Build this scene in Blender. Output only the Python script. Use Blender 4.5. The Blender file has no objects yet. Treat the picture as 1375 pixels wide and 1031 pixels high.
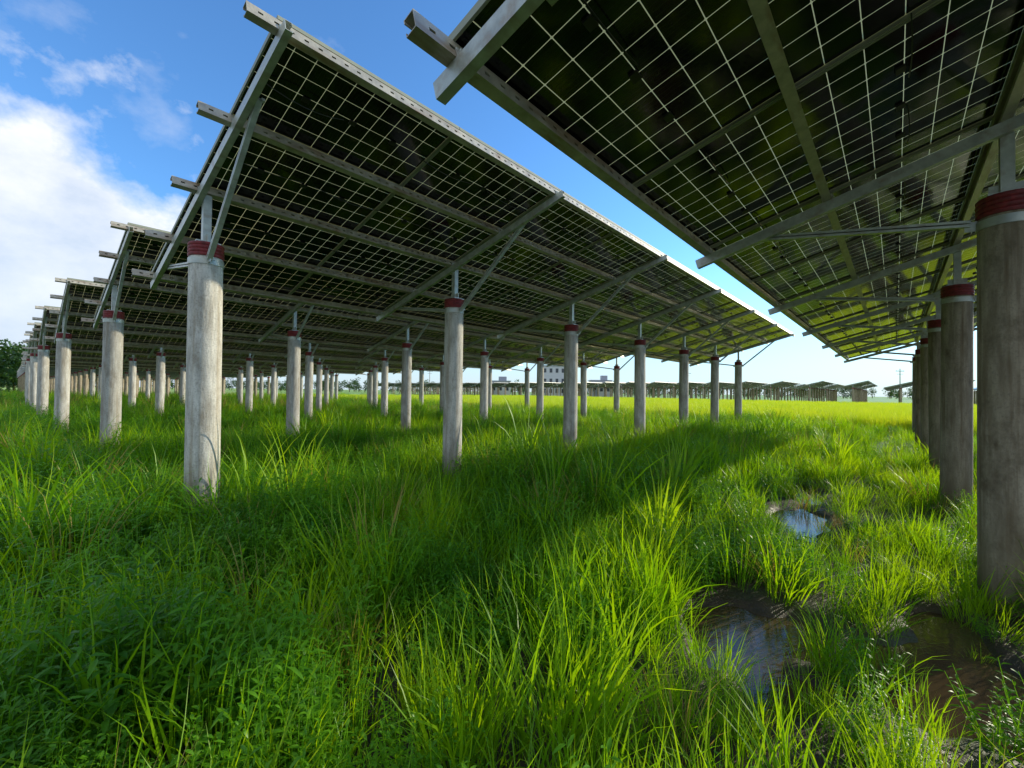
import bpy, math, random
import numpy as np
from mathutils import Vector, Matrix
random.seed(7); rng=np.random.default_rng(11)
scene=bpy.context.scene
TH=math.radians(41.15); CT,ST=math.cos(TH),math.sin(TH)
SUN_AZ=math.radians(25); SUN_EL=math.radians(18.5)

# ---------------------------------------------------------------- helpers
def link(o,parent=None):
    scene.collection.objects.link(o)
    if parent: o.parent=parent
    return o
class NT:
    def __init__(s,tree): s.t=tree; s.n=tree.nodes; s.l=tree.links
    def setin(s,n,i,v):
        if v is None: return
        if isinstance(v,bpy.types.NodeSocket): s.l.new(v,n.inputs[i])
        else: n.inputs[i].default_value=v
    def math(s,op,a,b=None,c=None,clamp=False):
        n=s.n.new('ShaderNodeMath'); n.operation=op; n.use_clamp=clamp
        s.setin(n,0,a); s.setin(n,1,b); s.setin(n,2,c); return n.outputs[0]
    def mix(s,f,a,b,blend='MIX'):
        n=s.n.new('ShaderNodeMix'); n.data_type='RGBA'; n.blend_type=blend
        s.setin(n,0,f); s.setin(n,6,a); s.setin(n,7,b); return n.outputs[2]
    def noise(s,vec,scale,detail=4,rough=.55):
        n=s.n.new('ShaderNodeTexNoise'); s.setin(n,'Scale',scale); s.setin(n,'Detail',detail); s.setin(n,'Roughness',rough)
        if vec is not None: s.l.new(vec,n.inputs['Vector'])
        return n.outputs[0]
    def maprange(s,v,a,b,c=0.,d=1.):
        n=s.n.new('ShaderNodeMapRange'); n.clamp=True
        for i,x in enumerate((v,a,b,c,d)): s.setin(n,i,x)
        return n.outputs[0]
    def mapping(s,vec,scale=(1,1,1),loc=(0,0,0)):
        n=s.n.new('ShaderNodeMapping'); s.l.new(vec,n.inputs[0]); n.inputs['Scale'].default_value=scale; n.inputs['Location'].default_value=loc
        return n.outputs[0]
def c4(r,g,b): return (r,g,b,1.)
def new_mat(name):
    m=bpy.data.materials.new(name); m.use_nodes=True; t=NT(m.node_tree)
    p=m.node_tree.nodes['Principled BSDF']; out=m.node_tree.nodes['Material Output']
    return m,t,p,out
def pos(t): return t.n.new('ShaderNodeNewGeometry').outputs['Position']
def bump(t,p,h,strength=.3,dist=.01):
    b=t.n.new('ShaderNodeBump'); b.inputs['Strength'].default_value=strength; b.inputs['Distance'].default_value=dist
    t.l.new(h,b.inputs['Height']); t.l.new(b.outputs[0],p.inputs['Normal'])

# ---------------------------------------------------------------- materials
def mat_steel(name='galvanised_steel',tint=(.56,.59,.53),rust=.5,metal=.25):
    m,t,p,o=new_mat(name); P=pos(t)
    n1=t.noise(P,9,5,.65); n2=t.noise(t.mapping(P,(3,.7,3)),3.3,4,.6)
    base=t.mix(t.maprange(n1,.35,.7),c4(*[x*.62 for x in tint]),c4(*tint))
    base=t.mix(t.math('MULTIPLY',t.maprange(n2,.52,.68),rust),base,c4(.27,.175,.10))
    t.l.new(base,p.inputs['Base Color']); p.inputs['Metallic'].default_value=metal
    t.l.new(t.maprange(n1,.3,.7,.30,.5),p.inputs['Roughness'])
    return m
def mat_concrete(name,lo,hi,stain,amt):
    m,t,p,o=new_mat(name); P=pos(t)
    oi=t.n.new('ShaderNodeObjectInfo')
    n1=t.noise(t.mapping(P,(6,6,1.2)),2.2,7,.65)
    n2=t.noise(P,60,4,.6)
    n3=t.noise(t.mapping(P,(16,16,.5)),1.2,5,.65)
    n4=t.noise(t.mapping(P,(1,1,.6)),4.5,6,.7)
    a=t.mix(t.maprange(n1,.35,.68),c4(*lo),c4(*hi))
    a=t.mix(t.math('MULTIPLY',t.maprange(n3,.50,.66),amt*.8),a,c4(*stain))
    a=t.mix(t.math('MULTIPLY',t.maprange(n4,.53,.66),amt*.8),a,c4(*[x*.7 for x in stain]))
    a=t.mix(t.math('MULTIPLY',t.maprange(n2,.5,.72),.45),a,c4(.13,.115,.09))
    hv=t.n.new('ShaderNodeHueSaturation'); t.l.new(t.maprange(oi.outputs['Random'],0,1,.78,1.08),hv.inputs['Value']); t.l.new(a,hv.inputs['Color']); a=hv.outputs[0]
    sep=t.n.new('ShaderNodeSeparateXYZ'); t.l.new(P,sep.inputs[0])
    z=t.math('ADD',sep.outputs[2],t.math('MULTIPLY',n1,.5))
    a=t.mix(t.maprange(z,1.05,.3,0,.8),a,c4(.14,.105,.055))
    t.l.new(a,p.inputs['Base Color']); p.inputs['Roughness'].default_value=.85
    bump(t,p,t.math('ADD',n1,t.math('MULTIPLY',n2,.4)),.7,.012)
    return m
def mat_red():
    m,t,p,o=new_mat('red_band_paint'); P=pos(t)
    n=t.noise(P,25,5,.6)
    a=t.mix(t.maprange(n,.35,.7),c4(.11,.010,.012),c4(.27,.022,.026))
    t.l.new(a,p.inputs['Base Color']); p.inputs['Roughness'].default_value=.6
    return m
def mat_cells():
    m,t,p,o=new_mat('bifacial_cell_glass')
    uv=t.n.new('ShaderNodeUVMap'); uv.uv_map='UVMap'
    sep=t.n.new('ShaderNodeSeparateXYZ'); t.l.new(uv.outputs[0],sep.inputs[0])
    fu=t.math('ABSOLUTE',t.math('SUBTRACT',t.math('FRACT',sep.outputs[0]),.5))
    fv=t.math('ABSOLUTE',t.math('SUBTRACT',t.math('FRACT',sep.outputs[1]),.5))
    g1=t.math('GREATER_THAN',t.math('MAXIMUM',fu,fv),.4865)
    g2=t.math('GREATER_THAN',t.math('ADD',fu,fv),.942)
    gap=t.math('MAXIMUM',g1,g2)
    bb=t.math('GREATER_THAN',t.math('ABSOLUTE',t.math('SUBTRACT',t.math('FRACT',t.math('MULTIPLY',sep.outputs[0],5.)),.5)),.475)
    P=pos(t)
    nz=t.noise(P,1.3,3,.5); nd=t.noise(P,40,4,.7); ns=t.noise(P,4.5,5,.7)
    cell=t.mix(t.maprange(nz,.3,.7),c4(.003,.004,.007),c4(.008,.009,.012))
    cell=t.mix(t.math('MULTIPLY',bb,.2),cell,c4(.07,.07,.05))
    cell=t.mix(t.math('MULTIPLY',t.maprange(nd,.6,.8),.3),cell,c4(.10,.085,.05))
    cell=t.mix(t.math('MULTIPLY',t.maprange(ns,.60,.75),.3),cell,c4(.16,.12,.06))
    t.l.new(cell,p.inputs['Base Color'])
    t.l.new(t.maprange(nd,.4,.8,.07,.2),p.inputs['Roughness']); p.inputs['IOR'].default_value=1.45
    tr=t.n.new('ShaderNodeBsdfTranslucent'); tr.inputs[0].default_value=c4(.58,.50,.19)
    df=t.n.new('ShaderNodeBsdfDiffuse'); df.inputs[0].default_value=c4(.44,.40,.18)
    tp=t.n.new('ShaderNodeBsdfTransparent'); tp.inputs[0].default_value=c4(.85,.74,.38)
    m1=t.n.new('ShaderNodeMixShader'); m1.inputs[0].default_value=.5; t.l.new(tr.outputs[0],m1.inputs[1]); t.l.new(df.outputs[0],m1.inputs[2])
    m2=t.n.new('ShaderNodeMixShader'); m2.inputs[0].default_value=.14; t.l.new(m1.outputs[0],m2.inputs[1]); t.l.new(tp.outputs[0],m2.inputs[2])
    m3=t.n.new('ShaderNodeMixShader'); t.l.new(gap,m3.inputs[0]); t.l.new(p.outputs[0],m3.inputs[1]); t.l.new(m2.outputs[0],m3.inputs[2])
    t.l.new(m3.outputs[0],o.inputs[0])
    return m
def mat_leaf(name,ca,cb,cc,trans=.45,tt=(2.3,1.8,.4)):
    m,t,p,o=new_mat(name); P=pos(t)
    oi=t.n.new('ShaderNodeObjectInfo')
    n=t.noise(P,.7,2,.6); n2=t.noise(P,14,1,.6)
    a=t.mix(oi.outputs['Random'],c4(*ca),c4(*cb))
    a=t.mix(t.maprange(n,.45,.68),a,c4(*cc))
    a=t.mix(t.maprange(n2,.6,.8,0,.5),a,c4(cb[0]*1.6,cb[1]*1.25,cb[2]))
    t.l.new(a,p.inputs['Base Color']); p.inputs['Roughness'].default_value=.40
    p.inputs['Specular IOR Level'].default_value=.3
    tr=t.n.new('ShaderNodeBsdfTranslucent'); 
    t.l.new(t.mix(1.,a,c4(*tt),'MULTIPLY'),tr.inputs[0])
    mx=t.n.new('ShaderNodeMixShader'); mx.inputs[0].default_value=trans
    t.l.new(p.outputs[0],mx.inputs[1]); t.l.new(tr.outputs[0],mx.inputs[2]); t.l.new(mx.outputs[0],o.inputs[0])
    return m
def mat_ground():
    m,t,p,o=new_mat('ground_soil'); P=pos(t)
    ln=t.n.new('ShaderNodeVectorMath'); ln.operation='LENGTH'; t.l.new(P,ln.inputs[0]); d=ln.outputs['Value']
    n=t.noise(P,1.1,6,.6); n2=t.noise(P,12,6,.65); n3=t.noise(t.mapping(P,(.25,.25,.25)),.35,4,.6)
    soil=t.mix(n2,c4(.022,.016,.009),c4(.07,.05,.028))
    near=t.mix(t.maprange(n,.50,.66),soil,c4(.03,.055,.010))
    far=t.mix(t.maprange(n3,.35,.65),c4(.22,.36,.02),c4(.31,.42,.03))
    far=t.mix(t.maprange(n3,.56,.68),far,c4(.34,.28,.12))
    a=t.mix(t.maprange(d,18,55),near,far)
    t.l.new(a,p.inputs['Base Color']); t.l.new(t.maprange(n2,.3,.7,.3,.9),p.inputs['Roughness'])
    bump(t,p,n2,.8,.03)
    return m
def mat_water():
    m,t,p,o=new_mat('muddy_water'); P=pos(t)
    n=t.noise(P,3,5,.6)
    t.l.new(t.mix(n,c4(.03,.02,.010),c4(.10,.07,.035)),p.inputs['Base Color']); p.inputs['Roughness'].default_value=.04
    p.inputs['IOR'].default_value=1.36
    bump(t,p,t.noise(P,10,5,.6),.3,.01)
    return m
def mat_plain(name,col,rough=.7,var=.25,scale=2.):
    m,t,p,o=new_mat(name); P=pos(t); n=t.noise(P,scale,4,.6)
    t.l.new(t.mix(n,c4(*[x*(1-var) for x in col]),c4(*[min(1,x*(1+var)) for x in col])),p.inputs['Base Color'])
    p.inputs['Roughness'].default_value=rough; return m
STEEL=mat_steel(); STEEL2=mat_steel('galvanised_purlin_steel',(.56,.51,.40),.8)
CONC=mat_concrete('pile_concrete',(.34,.32,.275),(.66,.64,.575),(.28,.215,.13),.6)
CONC2=mat_concrete('pile_concrete_stained',(.22,.175,.115),(.44,.375,.27),(.15,.10,.05),.9)
RED=mat_red(); CELL=mat_cells()
FRAME=mat_plain('panel_frame_aluminium',(.27,.28,.20),.5,.2,6.)
CABLE=mat_plain('black_cable',(.015,.015,.015),.5)

# ---------------------------------------------------------------- mesh builder
class MB:
    def __init__(s): s.v=[];s.f=[];s.m=[];s.uv=[]
    def quad(s,pts,mat=0,uv=None):
        b=len(s.v); s.v.extend([tuple(p) for p in pts]); s.f.append(tuple(range(b,b+len(pts)))); s.m.append(mat)
        s.uv.extend(uv if uv else [(0,0)]*len(pts))
    def box(s,c,ax,h,mat=0):
        c=Vector(c); A=[Vector(a)*k for a,k in zip(ax,h)]
        b=len(s.v)
        for i in (-1,1):
            for j in (-1,1):
                for k in (-1,1): s.v.append(tuple(c+A[0]*i+A[1]*j+A[2]*k))
        for f in ((0,1,3,2),(4,6,7,5),(0,4,5,1),(2,3,7,6),(0,2,6,4),(1,5,7,3)):
            s.f.append(tuple(b+i for i in f)); s.m.append(mat); s.uv.extend([(0,0)]*4)
    def lathe(s,prof,seg,mats,c=(0,0)):
        b=len(s.v)
        for r,z in prof:
            for i in range(seg):
                a=2*math.pi*i/seg; s.v.append((c[0]+r*math.cos(a),c[1]+r*math.sin(a),z))
        for k in range(len(prof)-1):
            for i in range(seg):
                j=(i+1)%seg
                s.f.append((b+k*seg+i,b+k*seg+j,b+(k+1)*seg+j,b+(k+1)*seg+i)); s.m.append(mats[k]); s.uv.extend([(0,0)]*4)
        s.f.append(tuple(b+(len(prof)-1)*seg+i for i in range(seg))); s.m.append(mats[-1]); s.uv.extend([(0,0)]*seg)
    def mesh(s,name,mats,smooth=False):
        me=bpy.data.meshes.new(name); me.from_pydata(s.v,[],s.f); 
        for m in mats: me.materials.append(m)
        me.polygons.foreach_set('material_index',s.m)
        ul=me.uv_layers.new(name='UVMap'); ul.data.foreach_set('uv',np.array(s.uv,dtype=np.float32).ravel())
        if smooth: me.polygons.foreach_set('use_smooth',[True]*len(s.f))
        me.update(); return me
def channel(mb,p0,p1,side,w,h,t=.004,lip=.014,holes=False,mat=0):
    """C channel p0->p1, web on +side face, opening to -side"""
    p0,p1=Vector(p0),Vector(p1); d=(p1-p0); L=d.length; d.normalize(); side=Vector(side); side=(side-d*side.dot(d)).normalized(); up=side.cross(d).normalized()
    c=(p0+p1)/2; ax=(d,side,up)
    xc=w/2-t/2
    if holes:
        mb.box(c+side*xc+up*(h*.30),ax,(L/2,t/2,h*.20),mat); mb.box(c+side*xc-up*(h*.30),ax,(L/2,t/2,h*.20),mat)
        step=.10; n=int(L/step)
        for i in range(n):
            q=p0+d*(step*i+.034); mb.box(q+side*xc,ax,(.034,t/2,h*.10),mat)
    else: mb.box(c+side*xc,ax,(L/2,t/2,h/2),mat)
    for s in (-1,1):
        mb.box(c-side*(t/2)+up*s*(h/2-t/2),ax,(L/2,(w-t)/2,t/2),mat)
        mb.box(c-side*(w/2-t/2)+up*s*(h/2-t-lip/2),ax,(L/2,t/2,lip/2),mat)

# ---------------------------------------------------------------- solar table
AL=math.atan(.28); CA,SA=math.cos(AL),math.sin(AL)
EU=Vector((CA,0,SA)); EN=Vector((-SA,0,CA)); EY=Vector((0,1,0)); S=3.2
ROW=5.66
def T(u,y,n): return EU*u+EY*y+EN*n
PT=-.455   # pile top relative to rafter centre
def build_table():
    out={}
    mb=MB(); L=1.65; W=1.008; y0=-.09
    fr=MB()
    for r in range(4):
        u0=-2.03+r*1.012
        for k in range(12):
            ya=y0+k*L+.004; yb=y0+(k+1)*L-.004; ua,ub=u0,u0+W
            g=.013; dz=random.uniform(-.003,.003)
            mb.quad([T(ua+g,ya+g,.142+dz),T(ua+g,yb-g,.142+dz),T(ub-g,yb-g,.142-dz),T(ub-g,ya+g,.142-dz)],0,
                    [(0,0),(10,0),(10,6),(0,6)])
            ax=(EU,EY,EN); hz=.0175; nz=.1385
            fr.box(T(ua+g/2,(ya+yb)/2,nz),ax,(g/2,(yb-ya)/2,hz)); fr.box(T(ub-g/2,(ya+yb)/2,nz),ax,(g/2,(yb-ya)/2,hz))
            fr.box(T((ua+ub)/2,ya+g/2,nz),ax,((W-2*g)/2,g/2,hz)); fr.box(T((ua+ub)/2,yb-g/2,nz),ax,((W-2*g)/2,g/2,hz))
            for q in (.25,.5,.75):
                fr.box(T((ua+ub)/2-.02+.01*q,ya+(yb-ya)*q,.134),ax,(.022,.03,.007),1)
    out['panels']=mb.mesh('panels',[CELL]); out['panel_frames']=fr.mesh('panel_frames',[FRAME,CABLE])
    pu=MB()
    for i,u in enumerate((-1.98,-1.015,0.0,1.005,1.98)):
        channel(pu,T(u,-.28-.03*(i%2),.079),T(u,19.95,.079),EU,.06,.08,holes=True)
    out['purlins']=pu.mesh('purlins',[STEEL2])
    ra=MB()
    for k in range(7):
        y=k*S
        channel(ra,T(-2.1,y-.061,-.003),T(2.1,y-.061,-.003),(0,-1,0),.05,.082)
        ra.box((0,y,(PT+.02)/2),((1,0,0),(0,1,0),(0,0,1)),(.034,.034,(abs(PT)+.02)/2))
        ra.box((0,y,PT+.006),((1,0,0),(0,1,0),(0,0,1)),(.10,.10,.006))
        for sx in (-1,1):
            ra.box((sx*.06,y,PT+.05),((1,0,0),(0,1,0),(0,0,1)),(.026,.004,.038))
        for sx in (-1,1):
            ra.box((sx*.172,y-.012,PT-.17),((1,0,0),(0,1,0),(0,0,1)),(.032,.006,.035))
            ra.box((sx*.19,y+.012,PT-.17),((1,0,0),(0,1,0),(0,0,1)),(.010,.018,.010))
        channel(ra,(.175,y-.040+.026,PT-.17),Vector(T(1.42,y-.012,0)),(0,1,0),.042,.045)
        channel(ra,(-.175,y-.040+.026,PT-.15),Vector(T(-1.55,y-.012,0)),(0,1,0),.042,.045)
        for u in (1.42,-1.55):
            ra.box(T(u,y+.015,0),(EU,EY,EN),(.012,.012,.012))
        for u in (-1.98,-1.015,0.0,1.005,1.98):
            ra.box(T(u+.036,y-.061,.060),(EU,EY,EN),(.004,.022,.020)); ra.box(T(u+.045,y-.061,.066),(EU,EY,EN),(.005,.009,.009))
    out['rafters_and_braces']=ra.mesh('rafters_and_braces',[STEEL])
    ca=MB()
    for u in (-1.5,-.5,.55,1.5):
        y=-.05; 
        while y<19.5:
            ln=random.uniform(.5,.8); sag=random.uniform(.02,.08); prev=None
            for q in range(7):
                tt=q/6; pnt=T(u,y+ln*tt,.118-sag*4*tt*(1-tt))
                if prev is not None:
                    dd=(pnt-prev).normalized(); sd=dd.cross(Vector((0,0,1))).normalized()
                    ca.box((pnt+prev)/2,(dd,sd,dd.cross(sd)),((pnt-prev).length/2,.003,.003))
                prev=pnt
            y+=ln+random.uniform(.1,1.0)
    out['cables']=ca.mesh('cables',[CABLE])
    return out
TM=build_table()
def pile_mesh(conc):
    mb=MB(); R=.140
    prof=[(R+.006,-3.9),(R,PT-.215),(R+.007,PT-.214),(R+.007,PT-.155),(R,PT-.154),(R-.002,PT-.137)]
    mats=[0,2,2,2,0]
    z=PT-.136
    for i in range(4):
        prof+=[(R+.004,z),(R+.009,z+.012),(R+.009,z+.024),(R+.003,z+.032)]; mats+=[1,1,1,1]; z+=.033
    prof+=[(R-.004,z+.002)]; mats+=[1]
    mats.append(0)
    mb.lathe(prof,40,mats[:len(prof)])
    me=mb.mesh('concrete_pile',[conc,RED,STEEL])
    me.polygons.foreach_set('use_smooth',[True]*len(me.polygons))
    try: me.set_sharp_from_angle(angle=math.radians(35))
    except Exception: pass
    return me
PM=pile_mesh(CONC); PM2=pile_mesh(CONC2)
def table(x,y,z,pm=None):
    e=bpy.data.objects.new('solar_panel_array',None); e.location=(x,y,z); link(e)
    for k,me in TM.items(): link(bpy.data.objects.new(k,me),e)
    for k in range(7):
        o=bpy.data.objects.new('concrete_pile',pm or PM); o.location=(x+random.gauss(0,.008),y+k*S,z); o.rotation_euler=(random.gauss(0,.004),random.gauss(0,.004),random.uniform(0,6)); link(o)
X0=.57; Y0=1.23; ZT=3.22
table(X0,Y0,ZT,PM2)
YJ={3:.92,4:.76,5:.70,6:.70,7:.76,8:.85,9:.95}
for j in range(1,9):
    table(X0-ROW*j+(.04 if j==1 else 0),YJ.get(j,Y0),ZT+(.02 if j==1 else 0))
table(X0+ROW,Y0,3.25,PM2)

def far_table(mb,x,y,z):
    O=Vector((x,y,z))
    c=[O+T(-2.03,-.09,.13),O+T(-2.03,19.71,.13),O+T(2.03,19.71,.13),O+T(2.03,-.09,.13)]
    mb.quad(c,0,[(0,0),(120,0),(120,24),(0,24)])
    for u in (-1.98,-1,0,1,1.98): mb.box(O+T(u,9.8,.08),(EU,EY,EN),(.025,10.1,.04),1)
    for k in range(7):
        yy=y+k*S
        mb.box(O+T(0,k*S,0),(EU,EY,EN),(2.1,.025,.035),1)
        mb.box((x,yy,z-.2),((1,0,0),(0,1,0),(0,0,1)),(.04,.04,.26),1)
        mb.lathe([(.14,-.1),(.14,z+PT-.14)],10,[2,2],(x,yy)); mb.lathe([(.145,z+PT-.14),(.145,z+PT)],10,[3,3],(x,yy))
fb=MB()
for i in range(-16,26):
    far_table(fb,X0-ROW*i,86+Y0,3.15)
    far_table(fb,X0-ROW*i,110+Y0,3.15)
for i in range(12,24):
    for q in range(0,6):
        if i-12>=q-3: far_table(fb,X0-ROW*i,Y0-23.5*q,3.3)
for i in (9,10,11): far_table(fb,X0-ROW*i,.95+.1*(i-9),3.22)
FARCELL=mat_plain('far_panel_glass',(.05,.06,.075),.3)
FARSTEEL=mat_steel('far_steel',(.36,.38,.37),.3,.1)
link(bpy.data.objects.new('distant_solar_panel_arrays',fb.mesh('distant_solar_panel_arrays',[FARCELL,FARSTEEL,CONC2,RED])))

# ---------------------------------------------------------------- ground & water
PUD=[(-.98,7.6,.17,.65,.1),(-.84,5.95,.24,.60,.05),(-.72,4.75,.08,.25,0),(-.66,2.98,.31,.38,-.1),(-.42,2.50,.17,.18,.3),
     (.22,3.05,.34,.40,.4),(.85,2.95,.50,.50,0),(.55,2.38,.28,.20,.2),(1.7,2.9,.6,.5,0),(.25,3.8,.15,.28,0)]
def wet(x,y):
    x=np.asarray(x,float); y=np.asarray(y,float); best=np.full(x.shape,9.)
    for cx,cy,rx,ry,a in PUD:
        dx,dy=x-cx,y-cy; u=dx*math.cos(a)+dy*math.sin(a); v=-dx*math.sin(a)+dy*math.cos(a)
        best=np.minimum(best,np.hypot(u/rx,v/ry))
    return best+.15*np.sin(x*9.1+y*4.3)+.13*np.sin(x*5.1-y*11.7)+.09*np.sin(19*x+8*y)
def gz(x,y):
    w=wet(x,y); dip=np.clip((1.5-w)/.8,0,1); dip=dip*dip*(3-2*dip)
    return .010*np.sin(x*2.3+y)+.006*np.sin(y*1.9-x*1.3)+.003*np.sin(9*x)*np.sin(8*y) -.11*dip
def axis(lo,hi,st,far):
    a=list(np.arange(lo,hi+1e-6,st)); v=hi; s=st
    while v<far: s*=1.35; v+=s; a.append(v)
    v=lo; s=st
    while v>-far: s*=1.35; v-=s; a.insert(0,v)
    return np.array(a)
gx=axis(-3.5,4,.04,1500); gy=axis(0,12,.05,1500)
XX,YY=np.meshgrid(gx,gy); ZZ=gz(XX,YY)*(np.hypot(XX,YY)<60)
nx,ny=len(gx),len(gy)
me=bpy.data.meshes.new('ground'); V=np.stack([XX.ravel(),YY.ravel(),ZZ.ravel()],1)
idx=np.arange(nx*ny).reshape(ny,nx); F=np.stack([idx[:-1,:-1],idx[:-1,1:],idx[1:,1:],idx[1:,:-1]],-1).reshape(-1,4)
me.from_pydata(V.tolist(),[],F.tolist()); me.materials.append(mat_ground()); me.polygons.foreach_set('use_smooth',[True]*len(F))
link(bpy.data.objects.new('ground',me))
wb=MB(); wb.quad([(-3.2,1.4,-.045),(4.2,1.4,-.045),(4.2,11,-.045),(-3.2,11,-.045)])
link(bpy.data.objects.new('puddle_water',wb.mesh('puddle_water',[mat_water()])))

# ---------------------------------------------------------------- vegetation clumps
def blades(n,rad,lmin,lmax,w,lean,droop,seg=4):
    V=[];F=[]
    for _ in range(n):
        a=rng.uniform(0,2*math.pi); r=rad*math.sqrt(rng.uniform()); bx,by=r*math.cos(a),r*math.sin(a)
        L=rng.uniform(lmin,lmax); ha=a+rng.normal(0,.9); th=abs(rng.normal(lean,lean*.6)); dr=rng.uniform(.2,1)*droop
        fx,fy=math.cos(ha),math.sin(ha); tw=rng.uniform(0,math.pi); sx,sy=math.cos(tw),math.sin(tw)
        p=np.array([bx,by,-.02]); base=len(V); ww=w*rng.uniform(.7,1.3)
        for s in range(seg+1):
            q=s/seg; wd=ww*(1-q**1.8)*(.6+.8*min(1,q*2.5)) *.6
            if s==seg: V.append(tuple(p))
            else: V.append((p[0]-sx*wd,p[1]-sy*wd,p[2])); V.append((p[0]+sx*wd,p[1]+sy*wd,p[2]))
            ang=th+dr*q*q*1.6
            p=p+np.array([fx*math.sin(ang),fy*math.sin(ang),math.cos(ang)])*L/seg
        for s in range(seg-1): F.append((base+2*s,base+2*s+1,base+2*s+3,base+2*s+2))
        F.append((base+2*seg-2,base+2*seg-1,base+2*seg))
    return V,F
def weeds(n,rad,hmin,hmax,leaf,nl,wr=.17):
    V=[];F=[]
    for _ in range(n):
        a=rng.uniform(0,2*math.pi); r=rad*math.sqrt(rng.uniform()); p0=np.array([r*math.cos(a),r*math.sin(a),0.])
        h=rng.uniform(hmin,hmax); ln=rng.normal(0,.25,2); p1=p0+np.array([ln[0]*h,ln[1]*h,h])
        b=len(V); w=.003
        V+= [tuple(p0+[-w,0,0]),tuple(p0+[w,0,0]),tuple(p1+[w*.4,0,0]),tuple(p1-[w*.4,0,0])]; F.append((b,b+1,b+2,b+3))
        for k in range(nl):
            q=.15+.85*(k+rng.uniform())/nl; c=p0+(p1-p0)*q; ha=k*2.4+rng.normal(0,.4)
            el=rng.uniform(-.1,.9)*(.6+q*.6); l=leaf*rng.uniform(.6,1.25)*(1.1-.5*q); d=np.array([math.cos(ha)*math.cos(el),math.sin(ha)*math.cos(el),math.sin(el)])
            sd=np.array([-math.sin(ha),math.cos(ha),0.])*l*wr; up=np.array([0,0,l*.06])
            b=len(V); m1=c+d*l*.35; m2=c+d*l*.7-up*1.2
            V+=[tuple(c),tuple(m1+sd+up),tuple(m1),tuple(m1-sd+up),tuple(m2+sd*.8),tuple(m2-up*.3),tuple(m2-sd*.8),tuple(c+d*l-up*4)]
            F+=[(b,b+2,b+1),(b,b+3,b+2),(b+1,b+2,b+5,b+4),(b+2,b+3,b+6,b+5),(b+4,b+5,b+7),(b+5,b+6,b+7)]
    return V,F
G_T=mat_leaf('tall_grass_leaf',(.09,.25,.006),(.18,.37,.009),(.25,.43,.010),.5)
G_W=mat_leaf('weed_leaf',(.038,.16,.009),(.10,.28,.013),(.14,.34,.012),.44)
G_F=mat_leaf('fine_grass_leaf',(.055,.19,.007),(.13,.32,.010),(.21,.39,.011),.5)
G_R=mat_leaf('rice_leaf',(.34,.50,.02),(.44,.58,.03),(.50,.60,.03),.5,(1.4,1.2,.5))
G_D=mat_leaf('dry_grass_leaf',(.32,.28,.07),(.40,.28,.10),(.26,.30,.05),.4,(1.4,1.2,.6))
def mkcol(name,items):
    col=bpy.data.collections.new(name)
    for i,(vf,mat) in enumerate(items):
        me=bpy.data.meshes.new(f'{name}_{i}'); me.from_pydata(vf[0],[],vf[1]); me.materials.append(mat)
        me.polygons.foreach_set('use_smooth',[True]*len(vf[1]))
        col.objects.link(bpy.data.objects.new(f'{name}_{i}',me))
    return col
COL=mkcol('grass_clumps',[
  (blades(44,.13,.22,.58,.0062,.26,.9),G_T),
  (blades(44,.12,.26,.62,.0072,.20,1.0),G_T),
  (blades(58,.18,.16,.44,.0050,.42,1.0),G_F),
  (blades(58,.19,.18,.48,.0050,.36,.9),G_F),
  (weeds(16,.17,.20,.46,.072,14,.12),G_W),
  (weeds(17,.18,.16,.38,.056,15,.16),G_W),
  (blades(26,.10,.30,.60,.005,.25,.7),G_D),
  (blades(18,.05,.50,.85,.011,.20,.9,6),G_T)])
RICE=mkcol('rice_clumps',[(blades(60,.16,.40,.62,.008,.15,.6,3),G_R),(blades(60,.18,.42,.66,.008,.18,.6,3),G_R)])
def scatter(name,pts,rot,scl,idx,col):
    me=bpy.data.meshes.new(name); me.from_pydata(pts.tolist(),[],[])
    a=me.attributes.new('rot','FLOAT_VECTOR','POINT'); a.data.foreach_set('vector',rot.astype(np.float32).ravel())
    a=me.attributes.new('scl','FLOAT','POINT'); a.data.foreach_set('value',scl.astype(np.float32))
    a=me.attributes.new('idx','INT','POINT'); a.data.foreach_set('value',idx.astype(np.int32))
    o=bpy.data.objects.new(name,me); link(o)
    ng=bpy.data.node_groups.new(name+'_scatter','GeometryNodeTree')
    ng.interface.new_socket('Geometry',in_out='INPUT',socket_type='NodeSocketGeometry'); ng.interface.new_socket('Geometry',in_out='OUTPUT',socket_type='NodeSocketGeometry')
    N=ng.nodes; gi=N.new('NodeGroupInput'); go=N.new('NodeGroupOutput'); ci=N.new('GeometryNodeCollectionInfo'); ip=N.new('GeometryNodeInstanceOnPoints')
    ci.inputs['Collection'].default_value=col; ci.inputs['Separate Children'].default_value=True; ci.inputs['Reset Children'].default_value=True
    def na(nm,ty):
        n=N.new('GeometryNodeInputNamedAttribute'); n.data_type=ty; n.inputs['Name'].default_value=nm; return n.outputs[0]
    ng.links.new(gi.outputs[0],ip.inputs['Points']); ng.links.new(ci.outputs[0],ip.inputs['Instance']); ip.inputs['Pick Instance'].default_value=True
    ng.links.new(na('idx','INT'),ip.inputs['Instance Index']); ng.links.new(na('rot','FLOAT_VECTOR'),ip.inputs['Rotation']); ng.links.new(na('scl','FLOAT'),ip.inputs['Scale'])
    ng.links.new(ip.outputs[0],go.inputs[0])
    md=o.modifiers.new('scatter','NODES'); md.node_group=ng
    return o
def wedge(r0,r1,dens,half):
    area=half*(r1*r1-r0*r0); n=int(area*dens)
    r=np.sqrt(rng.uniform(r0*r0,r1*r1,n)); a=TH+rng.uniform(-half,half,n)
    return np.stack([-r*np.sin(a),r*np.cos(a)],1)
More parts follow.
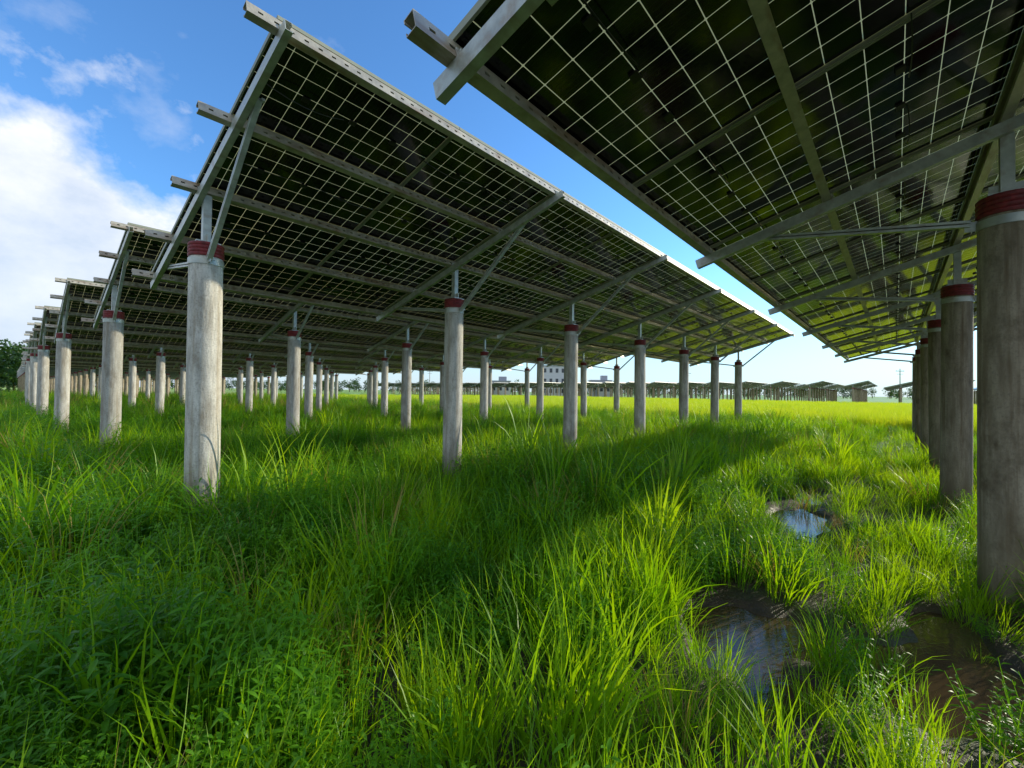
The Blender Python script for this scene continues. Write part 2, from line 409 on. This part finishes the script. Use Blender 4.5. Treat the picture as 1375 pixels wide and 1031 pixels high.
def lown(x,y,s=1.): return (np.sin(x*1.3*s+1.7*np.sin(y*.7*s))+np.sin(y*1.7*s+1.3*np.sin(x*.9*s+2))+np.sin((x+y)*.8*s+.5))/3
H=math.radians
P=np.concatenate([wedge(.75,6,52,H(95)),wedge(6,14,24,H(70)),wedge(14,30,9,H(64)),wedge(30,75,2.6,H(58))])
x,y=P[:,0],P[:,1]; d=np.hypot(x,y)
keep=~((y>22.5)&(x>-60)&(x<60)); w=wet(x,y); keep&=(w>1.08)|(rng.uniform(size=len(x))<.05)
keep&=~((w<1.5)&(rng.uniform(size=len(x))<.25))
gapn=lown(x*1.0+11,y-6,2.3); keep&=~((gapn>.62)&(rng.uniform(size=len(x))<.7)&(d<16)&(d>3.))
x,y,d,w=x[keep],y[keep],d[keep],w[keep]; n=len(x)
hn=lown(x,y,1.); hn2=lown(x+3,y+7,3.1)
scl=(.92+.24*hn+.24*hn2)*rng.uniform(.62,1.32,n); scl*=np.where(d>14,1.15,1.); scl*=np.where(d>30,1.3,1.)
scl*=np.clip(.36+.30*w,.42,1.)
right=np.clip((x+2.4)/1.6,0,1); scl*=1.22*(1-right)+.90*right
scl*=np.where((x>-.5)&(y>3.2),.80,1.)
scl*=np.where((x>-1.0)&(x<1.6)&(y>1.6)&(y<2.6),.68,1.)
scl*=np.where((x>-1.3)&(x<-.3)&(y>3.6)&(y<5.5),.75,1.)
scl*=np.clip(.60+d*.22,.5,1.)
rt=rng.uniform(size=n); lean=lown(x+9,y-4,.8)
idx=np.where(rt<.22,rng.integers(0,2,n),np.where(rt<.58,rng.integers(2,4,n),rng.integers(4,6,n)))
tall=(x>-1.6)&(rt>.58)&(rng.uniform(size=n)<.5); idx=np.where(tall,rng.integers(0,2,n),idx)
weedy=(lean>-.15)&(rng.uniform(size=n)<.65)&(x<-.6)&(y<6); idx=np.where(weedy,rng.integers(4,6,n),idx)
idx=np.where(rng.uniform(size=n)<np.where(d>25,.14,.03),6,idx)
tuft=(rng.uniform(size=n)<np.where((x>-1.3)&(d<6),.05,.035))&(d<14)&(d>1.3)&(w>1.5); idx=np.where(tuft,7,idx); scl=np.where(tuft&(d<4),np.clip(scl,.50,.85),scl)
rot=np.stack([rng.normal(0,.15,n),rng.normal(0,.15,n),rng.uniform(0,6.28,n)],1)
scatter('grass',np.stack([x,y,gz(x,y)*(d<60)],1),rot,scl,idx,COL)
n=14000; x=rng.uniform(-62,34,n); y=22.5+52*rng.uniform(size=n)**1.3
rot=np.stack([rng.normal(0,.05,n),rng.normal(0,.05,n),rng.uniform(0,6.28,n)],1)
scatter('rice_field',np.stack([x,y,np.zeros(n)],1),rot,rng.uniform(1.15,1.4,n),rng.integers(0,2,n),RICE)

# ---------------------------------------------------------------- distant trees
def vw(X,Z): return (X*CT-Z*ST, X*ST+Z*CT)
TL=mat_leaf('tree_leaf',(.03,.08,.015),(.055,.12,.025),(.045,.10,.018),.3,(1.4,1.2,.6))
BARK=mat_plain('tree_bark',(.1,.075,.05),.9)
tb=MB()
def tree(cx,cy,h):
    tb.lathe([(h*.028,0),(h*.02,h*.35),(h*.008,h*.75)],7,[1,1,1],(cx,cy))
    bl=[(random.gauss(0,h*.2),random.gauss(0,h*.2),h*random.uniform(.15,.85),h*random.uniform(.14,.26)) for _ in range(10)]
    for bx,by,bz,br in bl:
        for _ in range(65):
            v=Vector((random.gauss(0,1),random.gauss(0,1),random.gauss(0,1))).normalized()*br*random.uniform(.6,1.08); v.z*=.8
            c=Vector((cx+bx,cy+by,bz))+v; s=h*random.uniform(.018,.05)
            a=Vector((random.gauss(0,1),random.gauss(0,1),random.gauss(0,1))).normalized(); b=a.cross(Vector((random.gauss(0,1),random.gauss(0,1),1))).normalized()
            tb.quad([c-a*s,c-b*s*.6,c+a*s,c+b*s*.6],0)
for i in range(46):
    Z=random.uniform(85,120); X=-Z*random.uniform(.95,1.5); tree(*vw(X,Z),random.uniform(8,13))
for i in range(330):
    Z=random.uniform(210,300); X=Z*random.uniform(-1.4,1.5); tree(*vw(X,Z),random.uniform(5,8))
link(bpy.data.objects.new('distant_trees',tb.mesh('distant_trees',[TL,BARK])))

# ---------------------------------------------------------------- buildings
WALL=mat_plain('white_render',(.62,.62,.6),.8,.06); GLS=mat_plain('dark_window',(.05,.06,.07),.15); ROOF=mat_plain('roof_sheet',(.35,.37,.4),.5)
AX=((1,0,0),(0,1,0),(0,0,1))
def building(name,cx,cy,rot,w,dp,h,storeys,bays):
    e=bpy.data.objects.new(name,None); e.location=(cx,cy,0); e.rotation_euler=(0,0,rot); link(e)
    a=MB(); a.box((0,0,h/2),AX,(w/2,dp/2,h/2)); link(bpy.data.objects.new('walls',a.mesh('walls',[WALL])),e)
    a=MB(); a.box((0,0,h+.1),AX,(w/2+.25,dp/2+.25,.1)); a.box((w*.2,0,h+.9),AX,(w*.15,dp*.2,.7)); link(bpy.data.objects.new('roof',a.mesh('roof',[ROOF])),e)
    a=MB()
    for s in range(storeys):
        for b in range(bays):
            a.box((-w/2+w*(b+.5)/bays,-dp/2-.01,h*(s+.55)/storeys),AX,(w/bays*.22,.04,h/storeys*.2))
    link(bpy.data.objects.new('windows',a.mesh('windows',[GLS])),e)
    a=MB(); a.box((-w*.3,-dp/2-.03,1.05),AX,(.5,.05,1.05)); link(bpy.data.objects.new('door',a.mesh('door',[ROOF])),e)
building('white_building',*vw(13.,140),TH,7.5,7,9.5,3,4)
building('white_shed',*vw(27,135),TH,6,5,5.,1,3)
building('white_shed',*vw(-5,150),TH,9,5,4.8,1,4)
up=MB(); up.lathe([(.16,0),(.1,9)],10,[0,0]); up.box((0,0,8.3),AX,(1.1,.06,.06),1); up.box((0,0,7.5),AX,(.8,.05,.05),1)
for q in (-1,-.5,.5,1): up.lathe([(.05,8.36),(.07,8.45),(.03,8.6)],8,[0,0,0],(q,0))
pm=up.mesh('utility_pole',[CONC,STEEL])
for X,Z in ((106,120),(-30,160),(60,150)):
    o=bpy.data.objects.new('utility_pole',pm); vx,vy=vw(X,Z); o.location=(vx,vy,0); o.rotation_euler=(0,0,TH); link(o)

# ---------------------------------------------------------------- world
w=bpy.data.worlds.new('World'); scene.world=w; w.use_nodes=True; t=NT(w.node_tree)
bg=w.node_tree.nodes['Background']; bg.inputs['Strength'].default_value=.15
sky=t.n.new('ShaderNodeTexSky'); sky.sky_type='NISHITA'; sky.sun_disc=False; sky.sun_elevation=SUN_EL; sky.sun_rotation=SUN_AZ
sky.air_density=1.0; sky.dust_density=.3; sky.ozone_density=1.5
tc=t.n.new('ShaderNodeTexCoord'); D=tc.outputs['Generated']
sp=t.n.new('ShaderNodeSeparateXYZ'); t.l.new(D,sp.inputs[0])
col=t.mix(1.,sky.outputs[0],c4(.85,1.45,2.05),'MULTIPLY')
hz=t.maprange(sp.outputs[2],.30,.0,0,1); hz=t.math('POWER',hz,1.6)
col=t.mix(t.math('MULTIPLY',hz,.92),col,c4(4.8,5.6,6.4))
dt=t.n.new('ShaderNodeVectorMath'); dt.operation='DOT_PRODUCT'; t.l.new(D,dt.inputs[0]); cd=Vector((-.985,-.02,.12)).normalized(); dt.inputs[1].default_value=cd
nz=t.noise(t.mapping(D,(1,1,1.3),(.4,.2,.1)),3.4,13,.57)
nz2=t.noise(t.mapping(D,(1,1,1.6),(3,1,2)),4.,10,.6)
mk=t.maprange(t.math('ADD',dt.outputs['Value'],t.math('MULTIPLY',t.math('SUBTRACT',nz,.5),.35)),.918,.958)
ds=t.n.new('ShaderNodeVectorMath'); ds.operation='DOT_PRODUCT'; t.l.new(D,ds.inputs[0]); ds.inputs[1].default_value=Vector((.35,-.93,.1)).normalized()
fill_clouds=t.math('MULTIPLY',t.maprange(ds.outputs['Value'],-.15,.3),t.maprange(nz,.40,.52))  # unseen clouds added behind the camera to brighten ambient fill
wisp=t.math('MULTIPLY',t.maprange(nz2,.62,.82),.35)
mk=t.math('MAXIMUM',t.math('MAXIMUM',mk,wisp),fill_clouds)
ccol=t.mix(t.maprange(nz2,.36,.60),c4(4.4,5.1,6.2),c4(7.2,7.3,7.5))
ccol=t.mix(t.maprange(sp.outputs[2],.30,.05,0,.6),ccol,c4(4.5,5.4,6.5))
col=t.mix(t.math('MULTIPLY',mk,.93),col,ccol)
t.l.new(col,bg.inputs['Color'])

# ---------------------------------------------------------------- sun
sd=Vector((math.sin(SUN_AZ)*math.cos(SUN_EL),math.cos(SUN_AZ)*math.cos(SUN_EL),math.sin(SUN_EL)))
l=bpy.data.lights.new('sun','SUN'); l.energy=5.; l.angle=math.radians(.6); l.color=(1,.91,.70)
lo=bpy.data.objects.new('sun',l); lo.rotation_euler=sd.to_track_quat('Z','Y').to_euler(); lo.location=(0,0,30); link(lo)

# ---------------------------------------------------------------- camera
cam=bpy.data.cameras.new('camera'); cam.sensor_width=36; cam.lens=36*590/1375; cam.clip_end=4000; cam.clip_start=.05
co=bpy.data.objects.new('camera',cam); co.location=(0,0,1.4)
co.rotation_euler=(Matrix.Rotation(TH,3,'Z')@Matrix.Rotation(math.radians(90.97),3,'X')@Matrix.Rotation(math.radians(.75),3,'Z')).to_euler()
link(co); scene.camera=co
scene.view_settings.view_transform='Standard'; scene.view_settings.look='None'; scene.view_settings.exposure=0
